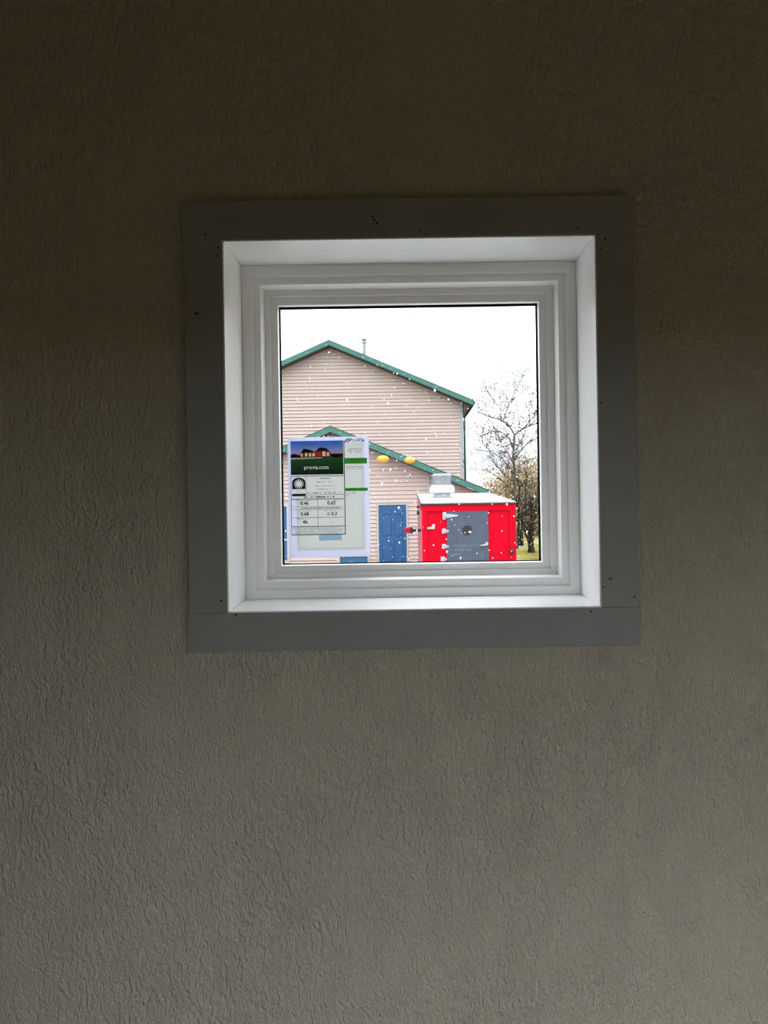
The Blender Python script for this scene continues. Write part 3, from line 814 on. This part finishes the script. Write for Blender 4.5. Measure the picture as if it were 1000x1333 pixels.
for t_ in tips:
    if random.random() < 0.5: low.append(t_)
adopt(leaves('foliage', low, 0.046, M_BUD, None, 0.06), tree)

def shrub(px, d, height, width, nstem, label, nleaf, lsize, m, bark, group, name='shrub', stem_r=0.035, level=1, crown=None):
    b0 = W(px, 700, d); b0 = Vector((b0.x, b0.y, GROUND))
    S = tag(empty(name, b0), label, 'shrub', group)
    bm = bmesh.new(); tips = []
    for k in range(nstem):
        a = random.uniform(0, 2*math.pi); lean = random.uniform(0.1, 1.0) * width / 2
        top = Vector((math.cos(a)*lean, math.sin(a)*lean, height * random.uniform(0.65, 1.0)))
        P = [Vector((math.cos(a)*0.12*random.random()*width, math.sin(a)*0.12*random.random()*width, 0.0))]
        for i in range(1, 6):
            t = i/5
            P.append(Vector((top.x*t**1.3 + random.gauss(0, .05), top.y*t**1.3 + random.gauss(0, .05), top.z*t)))
        r = stem_r * random.uniform(0.6, 1.2)
        add_tube(bm, P, [r*(1-0.75*i/5) for i in range(6)], 5, False)
        for i in range(1, 6):
            tips.append(P[i])
            for q in range(2):
                grow(bm, P[i], (P[i]-P[i-1]).normalized()*0.7 + Vector((random.gauss(0,.6), random.gauss(0,.6), random.gauss(.2,.4))), height*random.uniform(.1,.2), r*0.35, level-1, tips)
    from_bm('stems', bm, bark, S, True)
    tips = [t_ for t_ in tips if t_.z > height * 0.16]
    pts = [random.choice(tips) for _ in range(nleaf)]
    leaves('foliage', pts, lsize, m, S, 0.16 if crown is None else crown)
    return S
shrub(691, 31.0, 2.7, 1.5, 12, 'leafless multi stemmed shrub rising from the grass beside the red trailer', 260, 0.035, M_BUD, M_BARKD, None, 'bare_shrub', 0.035, 2, 0.10)
shrub(678, 34.5, 3.6, 1.1, 4, 'dark stemmed small tree close behind the red trailer', 420, 0.045, M_OLIVE, M_BARKD, None, 'small_tree', 0.075, 2, 0.2)
bush_labels = ['olive tan bush beyond the trailer roof and the low green eave', 'olive tan bush right behind the trunk of the bare tree', 'olive tan bush behind the dark stemmed small tree', 'olive tan bush behind the leafless multi stemmed shrub']
bush = 'olive bushes beyond the bare tree'
for lab, (px, d, h, w) in zip(bush_labels, ((650, 57, 3.4, 3.2), (667, 51, 3.9, 2.8), (686, 45, 4.0, 2.6), (703, 40.5, 4.0, 2.6))):
    shrub(px, d, h, w, 16, lab, 3000, 0.085, M_OLIVE, M_BARK, bush, 'olive_bush', 0.03, 1, 0.26)

# ------------------------------------------------------------------ falling snow
vs, fs = [], []
octa = ((1,0,0),(-1,0,0),(0,1,0),(0,-1,0),(0,0,1),(0,0,-1))
of = ((0,2,4),(2,1,4),(1,3,4),(3,0,4),(2,0,5),(1,2,5),(3,1,5),(0,3,5))
for k in range(4200):
    p = (random.uniform(-6, 6), random.uniform(2.0, 21.5), random.uniform(-1.1, 7.5))
    if x0-0.1 < p[0] < x1+0.1 and y0-0.1 < p[1] < y1+0.1 and p[2] < zt1+0.7: continue
    r = random.choice((0.007, 0.008, 0.010, 0.012, 0.015)); n = len(vs)
    r *= min(1.0, 0.35 + p[1] / 14.0); st = random.uniform(0.8, 1.6)
    vs += [(p[0]+a*r, p[1]+b_*r, p[2]+c_*r*st) for a, b_, c_ in octa]; fs += [tuple(n+i for i in f) for f in of]
me = bpy.data.meshes.new('falling_snow'); me.from_pydata(vs, [], fs); me.update()
tag(link('falling_snow', me, M_SNOW), 'scattered white snowflakes falling outside the window', 'snow', kind='stuff')

# ------------------------------------------------------------------ printed label on the pane
DS = 1.8512                    # on the room side of the inner pane
def paper(name, col, tl=0.85):
    return mat(name, col, 0.7, 0.15, translucent=tl)
M_PAPER = paper('label_paper', (0.3276, 0.3412, 0.4256), 0.95)
def film(name, tint, milky):
    m = bpy.data.materials.new(name); m.use_nodes = True; t = m.node_tree; t.nodes.clear()
    o = t.nodes.new('ShaderNodeOutputMaterial'); a = t.nodes.new('ShaderNodeBsdfTransparent'); a.inputs[0].default_value = (*tint, 1)
    b = t.nodes.new('ShaderNodeBsdfTranslucent'); b.inputs[0].default_value = (*tint, 1)
    x = t.nodes.new('ShaderNodeMixShader'); x.inputs[0].default_value = milky
    t.links.new(a.outputs[0], x.inputs[1]); t.links.new(b.outputs[0], x.inputs[2]); t.links.new(x.outputs[0], o.inputs[0])
    return m
M_SHEET = film('grey_sheet', (0.86, 0.86, 0.64), 0.25)
M_SHEETE = film('grey_sheet_edge', (0.70, 0.72, 0.68), 0.3)
M_INK = mat('black_ink', (0.012, 0.012, 0.015), 0.6, 0.2)
M_INKG = mat('grey_ink', (0.10, 0.10, 0.11), 0.6, 0.2)
SB = W(427, 726, DS)
lab_o = tag(empty('window_label', (SB.x, DS - D0, SB.z)), 'printed white product label with a house picture stuck to the pane', 'label')
def lp(px, py): p = W(px, py, DS); return p.x, p.z
def sheet(name, quad, m, layer, parent):
    """thin sheet: corners in pixels, layer counts paper thicknesses towards the room"""
    y = DS - D0 - layer * 0.00018
    bm = bmesh.new()
    bm.faces.new([bm.verts.new((lp(*q)[0], y, lp(*q)[1])) for q in quad])
    return adopt(from_bm(name, bm, m), parent)
def qr(x0_, y0_, x1_, y1_):
    """page-aligned rectangle: the label hangs about as the window does"""
    k = -0.016; h = 0.016
    xm, ym = 428, 646
    f = lambda x, y: (x + (y - ym) * h, y + (x - xm) * k)
    return [f(x0_, y1_), f(x1_, y1_), f(x1_, y0_), f(x0_, y0_)]
sheet('paper', qr(375.6, 568.8, 481.2, 725.0), M_PAPER, 0, lab_o)
# picture: dusk sky, house with lit windows, lawn
PX0, PX1, PT, PB_ = 379.2, 447.8, 573.6, 617.6
def picture_mat():
    m = bpy.data.materials.new('picture_print'); m.use_nodes = True
    t = m.node_tree; p = t.nodes['Principled BSDF']; L = t.links
    p.inputs['Roughness'].default_value = 0.6
    co = t.nodes.new('ShaderNodeTexCoord'); sx = t.nodes.new('ShaderNodeSeparateXYZ'); L.new(co.outputs['Object'], sx.inputs[0])
    zlo, zhi = lp(414, PB_)[1], lp(414, PT)[1]
    mr = t.nodes.new('ShaderNodeMapRange'); mr.inputs['From Min'].default_value = zlo; mr.inputs['From Max'].default_value = zhi
    L.new(sx.outputs['Z'], mr.inputs['Value'])
    r = t.nodes.new('ShaderNodeValToRGB'); e = r.color_ramp.elements
    e[0].position = 0.0; e[0].color = (*s(18, 40, 26), 1)
    e[1].position = 1.0; e[1].color = (*s(58, 96, 190), 1)
    for ps, c_ in ((0.30, s(32, 66, 36)), (0.485, s(40, 84, 46)), (0.50, s(60, 52, 60)), (0.56, s(196, 140, 160)), (0.70, s(150, 150, 205)), (0.86, s(86, 128, 205))):
        k = e.new(ps); k.color = (*c_, 1)
    L.new(mr.outputs[0], r.inputs[0])
    tr_ = t.nodes.new('ShaderNodeBsdfTranslucent'); L.new(r.outputs[0], tr_.inputs[0]); L.new(r.outputs[0], p.inputs['Base Color'])
    mxs = t.nodes.new('ShaderNodeMixShader'); mxs.inputs[0].default_value = 0.85
    L.new(p.outputs[0], mxs.inputs[1]); L.new(tr_.outputs[0], mxs.inputs[2]); L.new(mxs.outputs[0], t.nodes['Material Output'].inputs[0])
    return m
def page(x, y): return lp(x + (y-646)*0.016, y + (x-428)*-0.016)
def text_outline(body, px, py, h, bold=0.0, sx=1.0):
    """outlines of lettering as closed polygons in label metres"""
    cu = bpy.data.curves.new('t', 'FONT'); cu.body = body; cu.align_x = 'CENTER'; cu.align_y = 'CENTER'; cu.offset = bold
    to = bpy.data.objects.new('t', cu); COL.objects.link(to)
    dg = bpy.context.evaluated_depsgraph_get(); dg.update()
    c2 = to.to_curve(dg); X, Z = page(px, py); k = h * DS / F / 0.70; out = []
    for sp2 in c2.splines:
        bz = sp2.bezier_points; n = len(bz); poly = []
        for i in range(n):
            p0, p1 = bz[i], bz[(i+1) % n]
            for j in range(4):
                u = j / 4; q = p0.co*(1-u)**3 + p0.handle_right*3*u*(1-u)**2 + p1.handle_left*3*u*u*(1-u) + p1.co*u**3
                poly.append((X + q.x*k*sx, Z + q.y*k))
        out.append(poly)
    to.to_curve_clear(); bpy.data.objects.remove(to); bpy.data.curves.remove(cu)
    return out
def cut_sheet(name, outline, holes, m, layer):
    """flat sheet with openings: polygons in label metres"""
    cu = bpy.data.curves.new(name, 'CURVE'); cu.dimensions = '2D'; cu.fill_mode = 'BOTH'
    for poly in [outline] + holes:
        sp2 = cu.splines.new('POLY'); sp2.points.add(len(poly) - 1); sp2.use_cyclic_u = True
        for i, (x, z) in enumerate(poly): sp2.points[i].co = (x * 100, z * 100, 0, 1)
    o2 = bpy.data.objects.new(name, cu); COL.objects.link(o2)
    dg = bpy.context.evaluated_depsgraph_get(); dg.update()
    me = bpy.data.meshes.new_from_object(o2.evaluated_get(dg))
    bpy.data.objects.remove(o2); bpy.data.curves.remove(cu)
    me.transform(Matrix.Translation((0, DS - D0 - layer*0.00018, 0)) @ Matrix.Rotation(math.pi/2, 4, 'X') @ Matrix.Diagonal((0.01, 0.01, 1, 1)))
    return adopt(link(name, me, m), lab_o)
def pm(n, rgb): return paper('print_' + n, s(*rgb), 0.95)
def pp(name, pts, m, layer=2):
    quad = [(x + (y-646)*0.016, y + (x-428)*-0.016) for x, y in pts]
    return sheet(name, quad, m, layer, lab_o)
PGE = lambda pts: [page(*q) for q in pts]
sil = [(392, 595), (392.4, 589), (396, 583.6), (404, 584.8), (411, 588), (416.5, 582.4), (425, 582.9), (431, 588.6), (430.5, 595)]
pth = [(379.5, 595.4), (420, 595.2), (420, 596.4), (379.5, 597.6)]
wins = [(393, 589.8, 394.8, 594.2), (398, 589.4, 401, 593.8), (403, 589.6, 406, 593.8), (407.5, 589.6, 410.8, 593.8), (420.5, 587.6, 424.6, 593.6), (426.3, 588.6, 429.4, 593.4)]
wq = [[(a, b_), (c_, b_), (c_, d_), (a, d_)] for a, b_, c_, d_ in wins]
redw = [(412.4, 588.4), (418.8, 587.6), (418.8, 594), (412.4, 594)]
cut_sheet('picture', PGE([(PX0, PT), (PX1, PT), (PX1, PB_), (PX0, PB_)]), text_outline('provia.com', 412.5, 608.2, 5.0, 0.003) + [PGE(sil), PGE(pth)], picture_mat(), 1)
cut_sheet('picture_house', PGE(sil), [PGE(q) for q in wq] + [PGE(redw)], pm('wall', (96, 52, 56)), 1)
for q in wq: pp('picture_window', q, pm('lit', (250, 206, 150)), 1)
pp('picture_window', redw, pm('red', (190, 44, 36)), 1)
pp('picture_path', pth, pm('path', (176, 172, 160)), 1)
pp('picture_roof', [(392.5, 589), (396, 583.6), (403, 584.8), (410, 588)], pm('roof', (90, 96, 130)), 2)
pp('picture_roof', [(411.5, 588), (416.5, 582.4), (425, 582.9), (431, 588.6), (424, 586)], pm('roof', (90, 96, 130)), 2)
pp('picture_hedge', [(431, 590.5), (447.6, 590.5), (447.6, 595.2), (431, 595.0)], pm('hedge', (60, 44, 56)), 2)
pp('picture_hedge', [(379.4, 591), (384, 590), (392, 592.5), (392, 594.8), (379.4, 595)], pm('hedge', (60, 44, 56)), 2)
# green bands and blue patch
pp('green_band', [(449.6, 596.6), (478.6, 596.6), (478.6, 604.2), (449.6, 604.2)], pm('green', (62, 150, 50)), 1)
pp('green_band', [(449.6, 635.6), (479.0, 635.6), (479.0, 639.6), (449.6, 639.6)], pm('green', (62, 150, 50)), 1)
pp('blue_patch', [(414.5, 695.4), (444, 695.4), (444, 703.4), (414.5, 703.4)], pm('blue', (176, 206, 232)), 1)
# table rules
def rule(x0_, y0_, x1_, y1_, t_=0.7, m=None):
    if abs(x1_-x0_) > abs(y1_-y0_): pts = [(x0_, y0_-t_/2), (x1_, y1_-t_/2), (x1_, y1_+t_/2), (x0_, y0_+t_/2)]
    else: pts = [(x0_-t_/2, y0_), (x0_+t_/2, y0_), (x1_+t_/2, y1_), (x1_-t_/2, y1_)]
    pp('table_rule', pts, m or M_INK, 2)
TX0, TX1, TT, TB = 379.2, 449.0, 619.4, 695.6
rule(TX0, TT, TX1, TT, 0.8); rule(TX0, TB, TX1, TB, 1.1); rule(TX0, TT, TX0, TB, 0.6); rule(TX1, PT, TX1, TB, 1.0)
rule(TX0, 649.4, TX1, 649.4, 1.0); rule(TX0, 685.0, TX1, 685.0, 0.9); rule(TX0, 643.8, TX1, 643.8, 0.5)
rule(TX0, 659.2, TX1, 659.2, 0.4); rule(TX0, 663.0, TX1, 663.0, 0.4); rule(TX0, 673.4, TX1, 673.4, 0.5)
rule(413.6, 649.4, 413.6, 659.2, 0.5); rule(413.6, 663.0, 413.6, 685.0, 0.5); rule(398.8, TT, 398.8, 643.8, 0.4)
# round seal: black arch with a pale sunburst
arch = [(380.6, 636.2), (380.6, 627)] + [(389.3 - 8.7*math.cos(a), 627 - 5.8*math.sin(a)) for a in [math.pi*i/12 for i in range(1, 12)]] + [(398, 627), (398, 636.2)]
rays = [[(389.4 + r*math.cos(a), 629.3 - r*math.sin(a)) for r, a in ((4.3, a0), (6.2, a0+0.06), (6.2, a0+0.26), (4.3, a0+0.32))] for a0 in [2*math.pi*k/12 for k in range(12)]]
sun = [(389.4 + 3.9*math.cos(2*math.pi*k/16), 629.3 - 3.9*math.sin(2*math.pi*k/16)) for k in range(16)]
cut_sheet('seal', PGE(arch), [PGE(r) for r in rays] + [PGE(sun)], M_INK, 1)
pp('seal_bar', [(380.6, 642.2), (398, 642.2), (398, 645.4), (380.6, 645.4)], M_INK, 3)
# small print too fine to read: broken strokes
def strokes(name, x0_, x1_, y, h=0.9, m=None, dens=0.75, seedv=0):
    rnd = random.Random(seedv + int(y * 10)); bm = bmesh.new(); x = x0_
    k = -0.016; hh = 0.016
    yl_ = DS - D0 - 2 * 0.00018
    while x < x1_:
        w_ = rnd.uniform(0.5, 2.2)
        if rnd.random() < dens:
            q = []
            for (a, b__) in ((x, y+h/2), (min(x+w_, x1_), y+h/2), (min(x+w_, x1_), y-h/2*rnd.uniform(.5, 1)), (x, y-h/2*rnd.uniform(.5, 1))):
                X, Z = lp(a + (b__-646)*hh, b__ + (a-428)*k); q.append(bm.verts.new((X, yl_, Z)))
            bm.faces.new(q)
        x += w_ + rnd.uniform(0.15, 0.5)
    adopt(from_bm(name, bm, m or M_INKG), lab_o)
for y, a, b_ in ((622.6, 417, 430), (627.2, 412, 435), (632.0, 411, 437), (636.6, 412, 434)):
    strokes('small_print', a, b_, y, 1.3 if y < 623 else 0.9)
strokes('bold_line', 398.5, 447.5, 641.4, 1.5, None, 0.7); strokes('bold_line', 396, 436, 646.6, 1.9, M_INK, 0.85)
strokes('bold_line', 392, 444, 661.0, 1.3, M_INK, 0.9)
for y, a, b_ in ((651.2, 385, 405), (651.4, 424, 444), (664.6, 388, 405), (664.4, 422, 440), (674.8, 386, 403)): strokes('small_print', a, b_, y, 0.7)
for y in (686.8, 688.6, 690.4, 692.2, 694.0): strokes('small_print', 381, 446, y, 0.7, None, 0.85)
for y, a, b_ in ((584.6, 455, 472), (586.8, 453, 474), (589.2, 456, 473), (608.0, 450, 474), (610.4, 452, 474), (642.2, 450, 464), (645.0, 450, 457)):
    strokes('small_print', a, b_, y, 0.9)
for y, a, b_ in ((599.0, 455, 472), (601.8, 457, 470), (637.6, 451, 461)): strokes('band_print', a, b_, y, 1.0, mat('dark_green_ink', (0.01, 0.07, 0.01), 0.6))
# lettering
def text(name, body, px, py, h, m, layer=3, align='CENTER', bold=0.0, sx=1.0):
    """body set in the built-in face; h is the height of a capital in pixels"""
    cu = bpy.data.curves.new(name, 'FONT'); cu.body = body; cu.size = 1.0; cu.align_x = align; cu.align_y = 'CENTER'
    cu.offset = bold; cu.resolution_u = 3
    to = bpy.data.objects.new(name, cu); COL.objects.link(to)
    dg = bpy.context.evaluated_depsgraph_get(); dg.update()
    me = bpy.data.meshes.new_from_object(to.evaluated_get(dg))
    bpy.data.objects.remove(to); bpy.data.curves.remove(cu)
    sc_ = h * DS / F / 0.70
    X, Z = lp(px + (py-646)*0.016, py + (px-428)*-0.016)
    o = link(name, me, m)
    me.transform(Matrix.Translation((X, DS - D0 - layer*0.00018, Z)) @ Matrix.Rotation(math.pi/2, 4, 'X') @ Matrix.Diagonal((sc_*sx, sc_, 1, 1)))
    return adopt(o, lab_o)
text('rating_figure', '0.46', 396.5, 654.8, 4.4, M_INK, bold=0.03)
text('rating_figure', '0.65', 431.5, 654.8, 4.4, M_INK, bold=0.03)
text('rating_figure', '0.68', 396.5, 668.8, 4.4, M_INK, bold=0.03)
text('rating_figure', '\u2264 0.3', 432, 668.8, 4.4, M_INK, bold=0.03)
text('rating_figure', '46', 396.8, 679.2, 4.3, M_INK, bold=0.03)
text('rating_figure', '\u2014', 431.5, 679.2, 3.0, M_INKG)
text('brand_lettering', 'Pro', 456.2, 573.6, 4.6, mat('brand_green', (0.03, 0.13, 0.03), 0.6), 2, 'LEFT', 0.012)
text('brand_lettering', 'Via', 465.8, 573.4, 4.8, mat('brand_navy', (0.012, 0.014, 0.05), 0.6), 2, 'LEFT', 0.02, 1.15)
# the brand's arched swoosh
for r0, r1, dxs in ((4.2, 5.4, 0), (2.2, 3.2, 0.8)):
    pts = []
    for k in range(9): a = math.radians(178 - 118*k/8); pts.append((455.0 + dxs + r1*1.0*math.cos(a), 576.6 - r1*math.sin(a)))
    for k in range(9): a = math.radians(60 + 118*k/8); pts.append((455.4 + dxs + r0*1.0*math.cos(a), 576.8 - r0*math.sin(a)))
    pp('brand_swoosh', pts, mat('brand_green', (0.05, 0.22, 0.05)), 2)
# smaller grey sheet on the outer pane behind the label
DG = 1.8540
gb = W(431, 715, DG)
gs = tag(empty('backing_sheet', (gb.x, DG - D0, gb.z)), 'smaller grey translucent sheet on the outer pane behind the printed label', 'sheet')
def gq(x0_, y0_, x1_, y1_): 
    out = []
    for x, y in qr(x0_, y0_, x1_, y1_):
        p = W(x, y, DG); out.append((p.x, p.z))
    return out
bm = bmesh.new()
bm.faces.new([bm.verts.new((x, DG - D0, z)) for x, z in gq(386.8, 575.8, 474.0, 714.5)])
adopt(from_bm('sheet', bm, M_SHEET), gs)
for q in ((386.8, 575.8, 388.6, 714.5), (472.2, 575.8, 474.0, 714.5), (388.6, 575.8, 472.2, 577.4), (388.6, 713.0, 472.2, 714.5)):
    bm = bmesh.new()
    bm.faces.new([bm.verts.new((x, DG - D0 + 0.0006, z)) for x, z in gq(*q)])
    adopt(from_bm('sheet_edge', bm, M_SHEETE), gs)
